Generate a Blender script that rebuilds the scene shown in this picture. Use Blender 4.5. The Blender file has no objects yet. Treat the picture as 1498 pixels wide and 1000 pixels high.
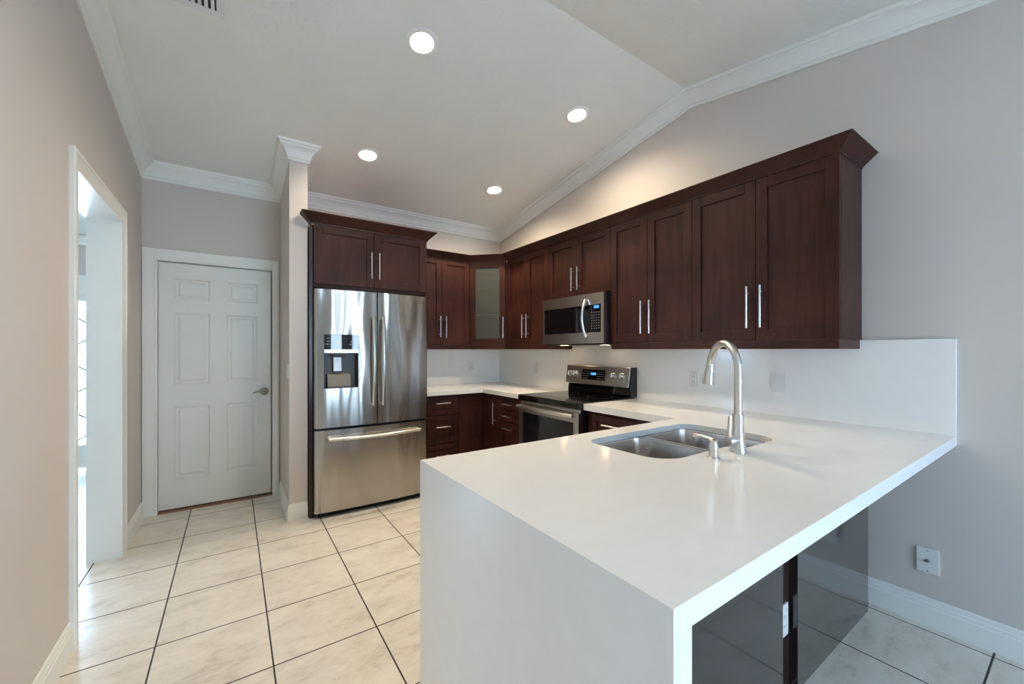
import bpy, bmesh, math, random
from mathutils import Vector, Matrix
from mathutils.geometry import tessellate_polygon

random.seed(7)
S = bpy.context.scene
COL = S.collection
R = math.radians

# ------------------------------------------------------------------ camera
cam = bpy.data.objects.new('camera', bpy.data.cameras.new('camera'))
COL.objects.link(cam)
cam.location = (0.0, 0.0, 1.33)
cam.rotation_euler = (R(90), 0, R(-34.608))
cam.data.sensor_fit = 'HORIZONTAL'
cam.data.sensor_width = 36.0
cam.data.lens = 591.57 / 1498 * 36.0
cam.data.shift_y = 11.2 / 1498
cam.data.clip_start = 0.02
S.camera = cam

# ------------------------------------------------------------------ exposure, sky
S.view_settings.view_transform = 'Standard'
S.view_settings.look = 'None'
S.view_settings.gamma = 1
S.view_settings.use_curve_mapping = False
S.view_settings.exposure = 2.42
try:
    S.cycles.max_bounces = 14
    S.cycles.diffuse_bounces = 8
    S.cycles.transparent_max_bounces = 16
    S.cycles.sample_clamp_indirect = 6.0
    S.cycles.caustics_reflective = False
    S.cycles.caustics_refractive = False
except Exception:
    pass

SKY = 4.5            # strength of the daylight
LAMP = 19.5          # watts of each ceiling lamp

world = bpy.data.worlds.new('sky')
S.world = world
world.use_nodes = True
wn, wl = world.node_tree.nodes, world.node_tree.links
wn.clear()
w_out = wn.new('ShaderNodeOutputWorld')
w_bg = wn.new('ShaderNodeBackground')
w_tc = wn.new('ShaderNodeTexCoord')
w_sep = wn.new('ShaderNodeSeparateXYZ')
w_ramp = wn.new('ShaderNodeValToRGB')
w_ramp.color_ramp.elements[0].position = 0.0
w_ramp.color_ramp.elements[0].color = (0.54, 0.76, 1.0, 1)
w_ramp.color_ramp.elements[1].position = 0.7
w_ramp.color_ramp.elements[1].color = (0.36, 0.62, 1.0, 1)
wl.new(w_tc.outputs['Generated'], w_sep.inputs[0])
wl.new(w_sep.outputs['Z'], w_ramp.inputs[0])
wl.new(w_ramp.outputs[0], w_bg.inputs['Color'])
w_bg.inputs['Strength'].default_value = SKY
wl.new(w_bg.outputs[0], w_out.inputs[0])


# the sun stands behind the house front: it lights the paving behind the viewer and the foyer floor
sun = bpy.data.lights.new('sun', 'SUN')
sun.energy = 15.0
sun.angle = R(1.0)
sun.color = (1.0, 0.95, 0.88)
sun_o = bpy.data.objects.new('sun', sun)
sun_o.rotation_euler = Vector((0.05, -0.28, -0.96)).to_track_quat('-Z', 'Y').to_euler()
COL.objects.link(sun_o)


# the window openings, given to the renderer as sky portals (they emit nothing)
def portal(loc, rot, sx, sy):
    l = bpy.data.lights.new('sky_portal', 'AREA')
    l.shape = 'RECTANGLE'
    l.size, l.size_y = sx, sy
    l.cycles.is_portal = True
    o = bpy.data.objects.new('sky_portal', l)
    o.location, o.rotation_euler = loc, rot
    COL.objects.link(o)


portal((1.115, -2.86, 1.09), (R(90), 0, 0), 0.55, 2.1)
portal((1.995, -2.86, 1.09), (R(90), 0, 0), 0.55, 2.1)
portal((2.83, -1.45, 1.5), (0, R(90), 0), 1.2, 0.9)
portal((-4.30, 5.0, 1.5), (0, R(-90), 0), 1.0, 0.8)
portal((-2.17, 6.36, 1.1), (R(-90), 0, 0), 2.5, 1.7)


# ------------------------------------------------------------------ materials
def new_mat(name):
    m = bpy.data.materials.new(name)
    m.use_nodes = True
    nt = m.node_tree
    b = nt.nodes['Principled BSDF']
    return m, nt, b


def simple(name, col, rough=0.5, metal=0.0, noise=0.0, nscale=8.0, bump=0.0, bscale=80.0, coat=0.0, spec=0.5, emit=None, estr=0.0):
    m, nt, b = new_mat(name)
    b.inputs['Roughness'].default_value = rough
    b.inputs['Metallic'].default_value = metal
    b.inputs['Coat Weight'].default_value = coat
    b.inputs['Coat Roughness'].default_value = 0.08
    b.inputs['Specular IOR Level'].default_value = spec
    b.inputs['Base Color'].default_value = (*col, 1)
    tc = nt.nodes.new('ShaderNodeTexCoord')
    if noise:
        n = nt.nodes.new('ShaderNodeTexNoise')
        n.inputs['Scale'].default_value = nscale
        n.inputs['Detail'].default_value = 5
        nt.links.new(tc.outputs['Object'], n.inputs['Vector'])
        r = nt.nodes.new('ShaderNodeValToRGB')
        r.color_ramp.elements[0].position = 0.3
        r.color_ramp.elements[1].position = 0.7
        r.color_ramp.elements[0].color = (*[c * (1 - noise) for c in col], 1)
        r.color_ramp.elements[1].color = (*[min(1, c * (1 + noise)) for c in col], 1)
        nt.links.new(n.outputs['Fac'], r.inputs[0])
        nt.links.new(r.outputs[0], b.inputs['Base Color'])
    if bump:
        n2 = nt.nodes.new('ShaderNodeTexNoise')
        n2.inputs['Scale'].default_value = bscale
        n2.inputs['Detail'].default_value = 4
        nt.links.new(tc.outputs['Object'], n2.inputs['Vector'])
        bm_ = nt.nodes.new('ShaderNodeBump')
        bm_.inputs['Strength'].default_value = bump
        bm_.inputs['Distance'].default_value = 0.004
        nt.links.new(n2.outputs['Fac'], bm_.inputs['Height'])
        nt.links.new(bm_.outputs[0], b.inputs['Normal'])
    if emit:
        b.inputs['Emission Color'].default_value = (*emit, 1)
        b.inputs['Emission Strength'].default_value = estr
    return m


def wood_mat(name, dark, light, axis='Z', rough=0.42):
    m, nt, b = new_mat(name)
    tc = nt.nodes.new('ShaderNodeTexCoord')
    mp = nt.nodes.new('ShaderNodeMapping')
    sc = {'Z': (26, 26, 1.6), 'X': (1.6, 26, 26)}[axis]
    mp.inputs['Scale'].default_value = sc
    nt.links.new(tc.outputs['Object'], mp.inputs['Vector'])
    n = nt.nodes.new('ShaderNodeTexNoise')
    n.inputs['Scale'].default_value = 1.6
    n.inputs['Detail'].default_value = 8
    n.inputs['Roughness'].default_value = 0.62
    n.inputs['Distortion'].default_value = 0.4
    nt.links.new(mp.outputs[0], n.inputs['Vector'])
    big = nt.nodes.new('ShaderNodeTexNoise')
    big.inputs['Scale'].default_value = 3.2
    big.inputs['Detail'].default_value = 2
    nt.links.new(tc.outputs['Object'], big.inputs['Vector'])
    mix = nt.nodes.new('ShaderNodeMath')
    mix.operation = 'MULTIPLY_ADD'
    mix.inputs[1].default_value = 0.55
    nt.links.new(big.outputs['Fac'], mix.inputs[0])
    mul = nt.nodes.new('ShaderNodeMath')
    mul.operation = 'MULTIPLY'
    mul.inputs[1].default_value = 0.5
    nt.links.new(n.outputs['Fac'], mul.inputs[0])
    nt.links.new(mul.outputs[0], mix.inputs[2])
    r = nt.nodes.new('ShaderNodeValToRGB')
    r.color_ramp.elements[0].position = 0.40
    r.color_ramp.elements[1].position = 0.64
    r.color_ramp.elements[0].color = (*dark, 1)
    r.color_ramp.elements[1].color = (*light, 1)
    nt.links.new(mix.outputs[0], r.inputs[0])
    nt.links.new(r.outputs[0], b.inputs['Base Color'])
    b.inputs['Roughness'].default_value = rough
    b.inputs['Specular IOR Level'].default_value = 0.22
    return m


def steel_mat(name, col=(0.62, 0.60, 0.57), rough=0.28, aniso=0.0, wobble=0.0):
    m, nt, b = new_mat(name)
    b.inputs['Metallic'].default_value = 1
    tc = nt.nodes.new('ShaderNodeTexCoord')
    mp = nt.nodes.new('ShaderNodeMapping')
    mp.inputs['Scale'].default_value = (2, 2, 260)
    nt.links.new(tc.outputs['Object'], mp.inputs['Vector'])
    n = nt.nodes.new('ShaderNodeTexNoise')
    n.inputs['Scale'].default_value = 2.0
    n.inputs['Detail'].default_value = 3
    nt.links.new(mp.outputs[0], n.inputs['Vector'])
    r = nt.nodes.new('ShaderNodeValToRGB')
    r.color_ramp.elements[0].color = (*[c * 0.94 for c in col], 1)
    r.color_ramp.elements[1].color = (*[min(1, c * 1.05) for c in col], 1)
    nt.links.new(n.outputs['Fac'], r.inputs[0])
    nt.links.new(r.outputs[0], b.inputs['Base Color'])
    b.inputs['Roughness'].default_value = rough
    if aniso:
        b.inputs['Anisotropic'].default_value = aniso
        b.inputs['Anisotropic Rotation'].default_value = 0.25
        tg = nt.nodes.new('ShaderNodeTangent')
        tg.direction_type = 'RADIAL'
        tg.axis = 'Z'
        nt.links.new(tg.outputs[0], b.inputs['Tangent'])
    if wobble:
        mp2 = nt.nodes.new('ShaderNodeMapping')
        mp2.inputs['Scale'].default_value = (5.0, 5.0, 0.9)
        nt.links.new(tc.outputs['Object'], mp2.inputs['Vector'])
        n2 = nt.nodes.new('ShaderNodeTexNoise')
        n2.inputs['Scale'].default_value = 1.0
        n2.inputs['Detail'].default_value = 1
        nt.links.new(mp2.outputs[0], n2.inputs['Vector'])
        bp = nt.nodes.new('ShaderNodeBump')
        bp.inputs['Strength'].default_value = 1.0
        bp.inputs['Distance'].default_value = wobble
        nt.links.new(n2.outputs['Fac'], bp.inputs['Height'])
        nt.links.new(bp.outputs[0], b.inputs['Normal'])
    return m


def tile_mat():
    m, nt, b = new_mat('floor_tile')
    L = nt.links
    tc = nt.nodes.new('ShaderNodeTexCoord')
    sep = nt.nodes.new('ShaderNodeSeparateXYZ')
    L.new(tc.outputs['Object'], sep.inputs[0])

    def M(op, a, bb=None, c=None):
        n = nt.nodes.new('ShaderNodeMath')
        n.operation = op
        for i, v in enumerate((a, bb, c)):
            if v is None:
                continue
            if isinstance(v, (int, float)):
                n.inputs[i].default_value = v
            else:
                L.new(v, n.inputs[i])
        return n.outputs[0]

    TX, TY = 0.4275, 0.4278
    u = M('DIVIDE', M('ADD', sep.outputs['X'], 0.2865 + TX * 20), TX)
    v = M('DIVIDE', M('ADD', sep.outputs['Y'], -3.2526 + TY * 30), TY)
    fu, fv = M('FRACT', u), M('FRACT', v)
    du = M('MULTIPLY', M('MINIMUM', fu, M('SUBTRACT', 1.0, fu)), TX)
    dv = M('MULTIPLY', M('MINIMUM', fv, M('SUBTRACT', 1.0, fv)), TY)
    d = M('MINIMUM', du, dv)
    grout = M('LESS_THAN', d, 0.0033)
    # an offset of its own for every tile
    cid = M('ADD', M('MULTIPLY', M('FLOOR', u), 13.37), M('MULTIPLY', M('FLOOR', v), 7.91))
    comb = nt.nodes.new('ShaderNodeCombineXYZ')
    L.new(sep.outputs['X'], comb.inputs[0])
    L.new(sep.outputs['Y'], comb.inputs[1])
    L.new(cid, comb.inputs[2])
    mp = nt.nodes.new('ShaderNodeMapping')
    mp.inputs['Scale'].default_value = (3.2, 6.4, 1.0)
    mp.inputs['Rotation'].default_value = (0, 0, R(-18))
    L.new(comb.outputs[0], mp.inputs['Vector'])
    n1 = nt.nodes.new('ShaderNodeTexNoise')
    n1.inputs['Scale'].default_value = 1.6
    n1.inputs['Detail'].default_value = 9
    n1.inputs['Roughness'].default_value = 0.46
    n1.inputs['Distortion'].default_value = 0.7
    L.new(mp.outputs[0], n1.inputs['Vector'])
    r = nt.nodes.new('ShaderNodeValToRGB')
    e = r.color_ramp.elements
    e[0].position, e[0].color = 0.34, (0.54, 0.49, 0.42, 1)
    e[1].position, e[1].color = 0.62, (0.78, 0.74, 0.66, 1)
    k = e.new(0.46)
    k.color = (0.69, 0.645, 0.565, 1)
    n3 = nt.nodes.new('ShaderNodeTexNoise')
    n3.inputs['Scale'].default_value = 9.0
    n3.inputs['Detail'].default_value = 8
    n3.inputs['Roughness'].default_value = 0.75
    L.new(mp.outputs[0], n3.inputs['Vector'])
    L.new(M('ADD', M('MULTIPLY', n1.outputs['Fac'], 0.55), M('MULTIPLY', n3.outputs['Fac'], 0.45)), r.inputs[0])
    mix = nt.nodes.new('ShaderNodeMix')
    mix.data_type = 'RGBA'
    L.new(grout, mix.inputs[0])
    L.new(r.outputs[0], mix.inputs[6])
    mix.inputs[7].default_value = (0.040, 0.034, 0.030, 1)
    L.new(mix.outputs[2], b.inputs['Base Color'])
    rough = M('ADD', M('MULTIPLY', grout, 0.5), 0.30)
    L.new(rough, b.inputs['Roughness'])
    hgt = M('MINIMUM', M('MULTIPLY', d, 180.0), 1.0)
    bp = nt.nodes.new('ShaderNodeBump')
    bp.inputs['Strength'].default_value = 0.5
    bp.inputs['Distance'].default_value = 0.002
    L.new(hgt, bp.inputs['Height'])
    L.new(bp.outputs[0], b.inputs['Normal'])
    return m


def glass_mat(name, tint=(1, 1, 1), gloss=0.10):
    m = bpy.data.materials.new(name)
    m.use_nodes = True
    nt = m.node_tree
    nt.nodes.clear()
    out = nt.nodes.new('ShaderNodeOutputMaterial')
    t = nt.nodes.new('ShaderNodeBsdfTransparent')
    t.inputs[0].default_value = (*tint, 1)
    g = nt.nodes.new('ShaderNodeBsdfGlossy')
    g.inputs['Roughness'].default_value = 0.02
    mx = nt.nodes.new('ShaderNodeMixShader')
    fr = nt.nodes.new('ShaderNodeFresnel')
    fr.inputs['IOR'].default_value = 1.35
    nt.links.new(fr.outputs[0], mx.inputs[0])
    nt.links.new(t.outputs[0], mx.inputs[1])
    nt.links.new(g.outputs[0], mx.inputs[2])
    nt.links.new(mx.outputs[0], out.inputs[0])
    return m


def frosted_mat():
    m = bpy.data.materials.new('frosted_glass')
    m.use_nodes = True
    nt = m.node_tree
    nt.nodes.clear()
    out = nt.nodes.new('ShaderNodeOutputMaterial')
    t = nt.nodes.new('ShaderNodeBsdfTransparent')
    t.inputs[0].default_value = (0.62, 0.66, 0.62, 1)
    d = nt.nodes.new('ShaderNodeBsdfPrincipled')
    d.inputs['Base Color'].default_value = (0.115, 0.123, 0.108, 1)
    d.inputs['Roughness'].default_value = 0.35
    mx = nt.nodes.new('ShaderNodeMixShader')
    n = nt.nodes.new('ShaderNodeTexNoise')
    n.inputs['Scale'].default_value = 300
    tc = nt.nodes.new('ShaderNodeTexCoord')
    nt.links.new(tc.outputs['Object'], n.inputs['Vector'])
    mr = nt.nodes.new('ShaderNodeMapRange')
    mr.inputs['To Min'].default_value = 0.34
    mr.inputs['To Max'].default_value = 0.68
    nt.links.new(n.outputs['Fac'], mr.inputs['Value'])
    nt.links.new(mr.outputs[0], mx.inputs[0])
    nt.links.new(t.outputs[0], mx.inputs[1])
    nt.links.new(d.outputs[0], mx.inputs[2])
    nt.links.new(mx.outputs[0], out.inputs[0])
    return m


WALL = simple('wall_paint', (0.615, 0.567, 0.527), 0.6, noise=0.012, nscale=2.0, bump=0.05, bscale=160)
CEIL = simple('ceiling_texture_paint', (0.795, 0.80, 0.755), 0.8, noise=0.02, nscale=3, bump=0.5, bscale=30)
TRIM = simple('white_trim_paint', (0.82, 0.83, 0.79), 0.35, noise=0.01, nscale=5)
DOORP = simple('white_door_paint', (0.74, 0.75, 0.71), 0.38, noise=0.01, nscale=5)
TILE = tile_mat()
WOOD = wood_mat('espresso_wood', (0.026, 0.0085, 0.0066), (0.062, 0.0195, 0.0135))
WOODX = wood_mat('espresso_wood_horizontal', (0.026, 0.0085, 0.0066), (0.062, 0.0195, 0.0135), 'X')
PANEL = simple('espresso_laminate', (0.018, 0.010, 0.010), 0.14, noise=0.1, nscale=4, spec=0.9, coat=0.7)
ENDP = simple('espresso_end_panel', (0.030, 0.012, 0.010), 0.3, noise=0.12, nscale=4)
STEEL = steel_mat('brushed_stainless', (0.47, 0.445, 0.41), 0.19, aniso=0.95, wobble=0.02)
STEEL2 = steel_mat('brushed_stainless_flat', (0.58, 0.555, 0.525), 0.30, aniso=0.5)
SINKM = steel_mat('sink_steel', (0.62, 0.60, 0.58), 0.24)
NICKEL = steel_mat('brushed_nickel', (0.72, 0.70, 0.66), 0.28)
SATIN = steel_mat('satin_nickel', (0.36, 0.34, 0.31), 0.30)
QUARTZ = simple('white_quartz', (0.86, 0.86, 0.845), 0.15, noise=0.012, nscale=14)
BLACK = simple('black_enamel', (0.012, 0.012, 0.013), 0.28, noise=0.1)
BGLASS = simple('black_glass', (0.006, 0.006, 0.007), 0.04, noise=0.05, spec=0.6)
DGREY = simple('dark_grey_plastic', (0.05, 0.048, 0.046), 0.4, noise=0.05)
MGREY = simple('warm_grey_plastic', (0.24, 0.22, 0.19), 0.4, noise=0.04)
WPLAS = simple('white_plastic', (0.74, 0.74, 0.72), 0.35, noise=0.01)
SHADOWG = simple('recess_shade', (0.02, 0.02, 0.02), 0.8, noise=0.1)  # dark colour standing in for shade in the vent and door gap
CABIN = simple('cabinet_interior', (0.17, 0.17, 0.155), 0.5, noise=0.03)
SHELFM = simple('white_shelf_edge', (0.85, 0.86, 0.82), 0.4, noise=0.01)
BRASSK = simple('threshold_wood', (0.30, 0.17, 0.11), 0.5, noise=0.15)
PATIO = simple('pale_paving', (0.43, 0.50, 0.57), 0.7, noise=0.06)  # unseen paving, tinted blue to cool the daylight it bounces indoors
LEADM = simple('lead_came', (0.09, 0.11, 0.10), 0.5, noise=0.1)
GLASS = glass_mat('window_glass')
FROST = frosted_mat()
PRINT = simple('grey_print', (0.45, 0.46, 0.48), 0.5, noise=0.02)
WINDG = simple('oven_glass', (0.010, 0.011, 0.013), 0.07, noise=0.05, spec=0.7)
LENS = simple('lamp_lens', (0.9, 0.88, 0.84), 0.4, emit=(1.0, 0.86, 0.68), estr=6.0)
HOOD = simple('cooktop_lamp_lens', (0.9, 0.85, 0.75), 0.4, emit=(1.0, 0.70, 0.40), estr=6)
BLUE = simple('blue_display', (0.02, 0.05, 0.1), 0.3, emit=(0.10, 0.42, 1.0), estr=0.55)
REDL = simple('red_display', (0.1, 0.02, 0.01), 0.3, emit=(1.0, 0.18, 0.06), estr=0.5)


# ------------------------------------------------------------------ mesh helpers
class MB:
    def __init__(self):
        self.bm = bmesh.new()

    def face(self, vs):
        try:
            return self.bm.faces.new(vs)
        except ValueError:
            return None

    def box(self, x0, x1, y0, y1, z0, z1):
        v = [self.bm.verts.new(p) for p in
             ((x0, y0, z0), (x1, y0, z0), (x1, y1, z0), (x0, y1, z0), (x0, y0, z1), (x1, y0, z1), (x1, y1, z1), (x0, y1, z1))]
        for f in ((3, 2, 1, 0), (4, 5, 6, 7), (0, 1, 5, 4), (1, 2, 6, 5), (2, 3, 7, 6), (3, 0, 4, 7)):
            self.face([v[i] for i in f])
        return self

    def prism(self, poly, a, b, axis='z', holes=()):
        """poly: 2D outline; extruded from a to b along axis. axis x: (y,z); y: (x,z); z: (x,y)"""
        def P(p, t):
            return {'x': (t, p[0], p[1]), 'y': (p[0], t, p[1]), 'z': (p[0], p[1], t)}[axis]
        loops = [list(poly)] + [list(h) for h in holes]
        flat = [p for l in loops for p in l]
        va = [self.bm.verts.new(P(p, a)) for p in flat]
        vb = [self.bm.verts.new(P(p, b)) for p in flat]
        if holes or len(poly) > 4:
            tris = tessellate_polygon([[Vector((p[0], p[1], 0)) for p in l] for l in loops])
        else:
            tris = [tuple(range(len(poly)))]
        for t in tris:
            self.face([va[i] for i in t])
            self.face([vb[i] for i in reversed(t)])
        k = 0
        for l in loops:
            n = len(l)
            for i in range(n):
                j = (i + 1) % n
                self.face([va[k + i], va[k + j], vb[k + j], vb[k + i]])
            k += n
        return self

    def loft(self, rings, close=True, cap0=True, cap1=True):
        vr = [[self.bm.verts.new(p) for p in r] for r in rings]
        n = len(vr[0])
        for a, b in zip(vr, vr[1:]):
            for i in range(n if close else n - 1):
                j = (i + 1) % n
                self.face([a[i], a[j], b[j], b[i]])
        if cap0:
            self.face(list(reversed(vr[0])))
        if cap1:
            self.face(vr[-1])
        return self

    def tube(self, pts, rad, n=16, caps=True):
        pts = [Vector(p) for p in pts]
        rads = rad if isinstance(rad, (list, tuple)) else [rad] * len(pts)
        rings = []
        t = (pts[1] - pts[0]).normalized()
        ref = Vector((0, 0, 1)) if abs(t.z) < 0.9 else Vector((1, 0, 0))
        nrm = t.cross(ref).normalized()
        for i, p in enumerate(pts):
            if i == 0:
                t = pts[1] - pts[0]
            elif i == len(pts) - 1:
                t = pts[-1] - pts[-2]
            else:
                t = (pts[i + 1] - pts[i]).normalized() + (pts[i] - pts[i - 1]).normalized()
            t.normalize()
            nrm = (nrm - t * nrm.dot(t)).normalized()
            bn = t.cross(nrm)
            rings.append([p + (nrm * math.cos(2 * math.pi * k / n) + bn * math.sin(2 * math.pi * k / n)) * rads[i] for k in range(n)])
        return self.loft(rings, True, caps, caps)

    def lathe(self, prof, c=(0, 0, 0), n=28, axis=(0, 0, 1)):
        """prof: list of (radius, height along axis)"""
        ax = Vector(axis).normalized()
        ref = Vector((1, 0, 0)) if abs(ax.x) < 0.9 else Vector((0, 1, 0))
        u = ax.cross(ref).normalized()
        w = ax.cross(u)
        c = Vector(c)
        rings = [[c + ax * h + (u * math.cos(2 * math.pi * k / n) + w * math.sin(2 * math.pi * k / n)) * max(r, 1e-4) for k in range(n)] for r, h in prof]
        return self.loft(rings)

    def move(self, m):
        bmesh.ops.transform(self.bm, matrix=m, verts=self.bm.verts)
        return self

    def build(self, name, mat, parent=None, bevel=0.0, seg=2, smooth=None, kind=None, at=None):
        bm = self.bm
        bmesh.ops.recalc_face_normals(bm, faces=bm.faces)
        if at is not None:
            bmesh.ops.translate(bm, vec=-Vector(at), verts=bm.verts)
        me = bpy.data.meshes.new(name)
        bm.to_mesh(me)
        bm.free()
        me.materials.append(mat)
        o = bpy.data.objects.new(name, me)
        COL.objects.link(o)
        if at is not None:
            o.location = at
        if parent:
            o.parent = parent
        if kind:
            o['kind'] = kind
        if bevel:
            md = o.modifiers.new('bevel', 'BEVEL')
            md.width = bevel
            md.segments = seg
            md.limit_method = 'ANGLE'
            md.angle_limit = R(35)
        if smooth is not None:
            for p in me.polygons:
                p.use_smooth = True
            me.set_sharp_from_angle(angle=R(smooth))
        return o


def thing(name, label, cat, loc=(0, 0, 0), rot=0.0, group=None):
    o = bpy.data.objects.new(name, None)
    o.empty_display_size = 0.1
    COL.objects.link(o)
    o.location = loc
    o.rotation_euler = (0, 0, rot)
    tag(o, label, cat, group)
    return o


def tag(o, label, cat, group=None):
    o['label'] = label
    o['category'] = cat
    if group:
        o['group'] = group
    return o


def struct(o):
    o['kind'] = 'structure'
    return o


def rounded(poly, radii, n=8):
    """corner-rounded closed outline"""
    out = []
    N = len(poly)
    for i in range(N):
        p, a, b = Vector(poly[i]), Vector(poly[i - 1]), Vector(poly[(i + 1) % N])
        r = radii[i] if isinstance(radii, (list, tuple)) else radii
        if r <= 0:
            out.append((p.x, p.y))
            continue
        u, w = (a - p).normalized(), (b - p).normalized()
        ang = u.angle(w)
        t = r / math.tan(ang / 2)
        c = p + (u + w).normalized() * (r / math.sin(ang / 2))
        s, e = p + u * t - c, p + w * t - c
        a0 = math.atan2(s.y, s.x)
        a1 = math.atan2(e.y, e.x)
        da = (a1 - a0 + math.pi) % (2 * math.pi) - math.pi
        for k in range(n + 1):
            q = a0 + da * k / n
            out.append((c.x + r * math.cos(q), c.y + r * math.sin(q)))
    return out


def scaled(outline, d):
    """inset (d>0) an outline about its own edges, roughly"""
    n = len(outline)
    area = sum(outline[i][0] * outline[(i + 1) % n][1] - outline[(i + 1) % n][0] * outline[i][1] for i in range(n))
    sgn = 1 if area > 0 else -1
    out = []
    for i in range(n):
        a, b = Vector(outline[i - 1]), Vector(outline[(i + 1) % n])
        t = (b - a)
        if t.length < 1e-9:
            out.append(outline[i])
            continue
        t.normalize()
        out.append((outline[i][0] - t.y * d * sgn, outline[i][1] + t.x * d * sgn))
    return out


def sweep(mb, path, prof, side=1):
    """profile (d outward, z) swept along a level polyline with mitred corners; side=1: outward is to the right of travel"""
    pts = [Vector(p) for p in path]
    rings = []
    for i, p in enumerate(pts):
        ns = []
        if i > 0:
            t = (pts[i] - pts[i - 1]).normalized()
            ns.append(Vector((t.y, -t.x)) * side)
        if i < len(pts) - 1:
            t = (pts[i + 1] - pts[i]).normalized()
            ns.append(Vector((t.y, -t.x)) * side)
        if len(ns) == 2:
            m = (ns[0] + ns[1]).normalized()
            m = m / max(0.2, m.dot(ns[0]))
        else:
            m = ns[0]
        rings.append([(p.x + m.x * d, p.y + m.y * d, z) for d, z in prof])
    mb.loft(rings)
    return mb


# ------------------------------------------------------------------ room shell
XL, XR, YB, YR = -0.595, 2.775, 4.29, -2.8
RIDGE, SL = 1.70, 0.163


def zc(y):
    return 2.80 + SL * (YB - y) if y >= RIDGE else 2.80 + SL * (YB - RIDGE) - SL * (RIDGE - y)


b = MB().box(-4.4, 3.1, -3.0, 6.5, -0.12, 0.0)
struct(b.build('floor', TILE))
b = MB().box(-9, 9, -12, -3.0, -0.14, -0.04).box(-9, 9, 6.5, 14, -0.14, -0.04)
struct(b.build('ground_patio', PATIO))
prof = [(YR - 0.15, zc(YR - 0.15)), (RIDGE, zc(RIDGE)), (YB + 0.15, zc(YB + 0.15)), (YB + 0.15, zc(YB + 0.15) + 0.12),
        (RIDGE, zc(RIDGE) + 0.12), (YR - 0.15, zc(YR - 0.15) + 0.12)]
struct(MB().prism(prof, XL - 0.155, XR + 0.15, 'x').build('ceiling', CEIL))
prof = [(YR - 0.15, 0), (YB + 0.15, 0), (YB + 0.15, zc(YB + 0.15)), (RIDGE, zc(RIDGE)), (YR - 0.15, zc(YR - 0.15))]
struct(MB().prism(prof, XR, XR + 0.15, 'x', [[(-1.9, 0.9), (-1.9, 2.1), (-1.0, 2.1), (-1.0, 0.9)]]).build('wall_right', WALL))
# left wall with the opening to the foyer
prof = [(YR - 0.15, 0), (2.645, 0), (2.645, 2.165), (3.575, 2.165), (3.575, 0), (YB + 0.15, 0), (YB + 0.15, zc(YB + 0.15)), (RIDGE, zc(RIDGE)),
        (YR - 0.15, zc(YR - 0.15))]
struct(MB().prism(prof, XL - 0.155, XL, 'x').build('wall_left', WALL))
# back wall with the door hole
prof = [(XL, 0), (-0.512, 0), (-0.512, 2.058), (0.300, 2.058), (0.300, 0), (XR, 0), (XR, zc(YB)), (XL, zc(YB))]
struct(MB().prism(prof, YB, YB + 0.15, 'y').build('wall_back', WALL))
struct(MB().box(XL, XR, YB + 0.15, YB + 0.17, 0, 2.8).build('door_gap_backing', SHADOWG))  # dark sheet added to stop light leaking through the door gap
# the short partition beside the refrigerator
PX0, PX1, PY = 0.360, 0.488, 3.565
prof = [(PY, 0), (YB, 0), (YB, zc(YB)), (PY, zc(PY))]
struct(MB().prism(prof, PX0, PX1, 'x').build('wall_partition', WALL))
# rear wall behind the viewer, with the sliding glass doors
zr = zc(YR)
prof = [(XL, 0), (0.85, 0), (0.85, 2.14), (1.38, 2.14), (1.38, 0), (1.73, 0), (1.73, 2.14), (2.26, 2.14), (2.26, 0), (XR, 0), (XR, zr), (XL, zr)]
struct(MB().prism(prof, YR - 0.15, YR, 'y').build('wall_rear', WALL))
for nm, x0, x1, z0, z1 in (('window_1', 0.85, 1.38, 0.0, 2.14), ('window_3', 1.73, 2.26, 0.0, 2.14)):
    f = MB()
    ya, yb = YR - 0.10, YR - 0.05
    f.box(x0, x0 + 0.05, ya, yb, z0, z1).box(x1 - 0.05, x1, ya, yb, z0, z1)
    f.box(x0 + 0.05, x1 - 0.05, ya, yb, z0, z0 + 0.06).box(x0 + 0.05, x1 - 0.05, ya, yb, z1 - 0.06, z1)
    fo = struct(f.build(nm, TRIM))
    MB().box(x0 + 0.05, x1 - 0.05, YR - 0.078, YR - 0.072, z0 + 0.06, z1 - 0.06).build('pane', GLASS, fo)
f = MB()
for y0, y1, z0, z1 in ((-1.9, -1.84, 0.9, 2.1), (-1.06, -1.0, 0.9, 2.1), (-1.84, -1.06, 0.9, 0.96), (-1.84, -1.06, 2.04, 2.1), (-1.84, -1.06, 1.48, 1.52)):
    f.box(XR + 0.04, XR + 0.10, y0, y1, z0, z1)
w3 = struct(f.build('window_2', TRIM))
MB().box(XR + 0.067, XR + 0.073, -1.84, -1.06, 0.96, 2.04).build('pane', GLASS, w3)

# foyer seen through the opening
FY = 6.3
struct(MB().box(-4.4, XL - 0.155, -0.15, 0.0, 0, 2.6).build('wall_foyer_rear', WALL))
struct(MB().prism([(0, 0), (FY, 0), (FY, 2.58), (0, 2.58)], -4.4, -4.25, 'x', [[(4.6, 1.0), (4.6, 2.0), (5.4, 2.0), (5.4, 1.0)]]).build('wall_foyer_left', WALL))
f = MB()
for y0, y1, z0, z1 in ((4.6, 4.66, 1.0, 2.0), (5.34, 5.4, 1.0, 2.0), (4.66, 5.34, 1.0, 1.06), (4.66, 5.34, 1.94, 2.0)):
    f.box(-4.37, -4.30, y0, y1, z0, z1)
w4 = struct(f.build('window_foyer_added', TRIM))  # side window added out of view to brighten the foyer wall
MB().box(-4.338, -4.332, 4.66, 5.34, 1.06, 1.94).build('pane', GLASS, w4)
struct(MB().box(XL - 0.155, XL, YB + 0.17, FY + 0.15, 0, 2.6).build('wall_foyer_right', WALL))
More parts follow.
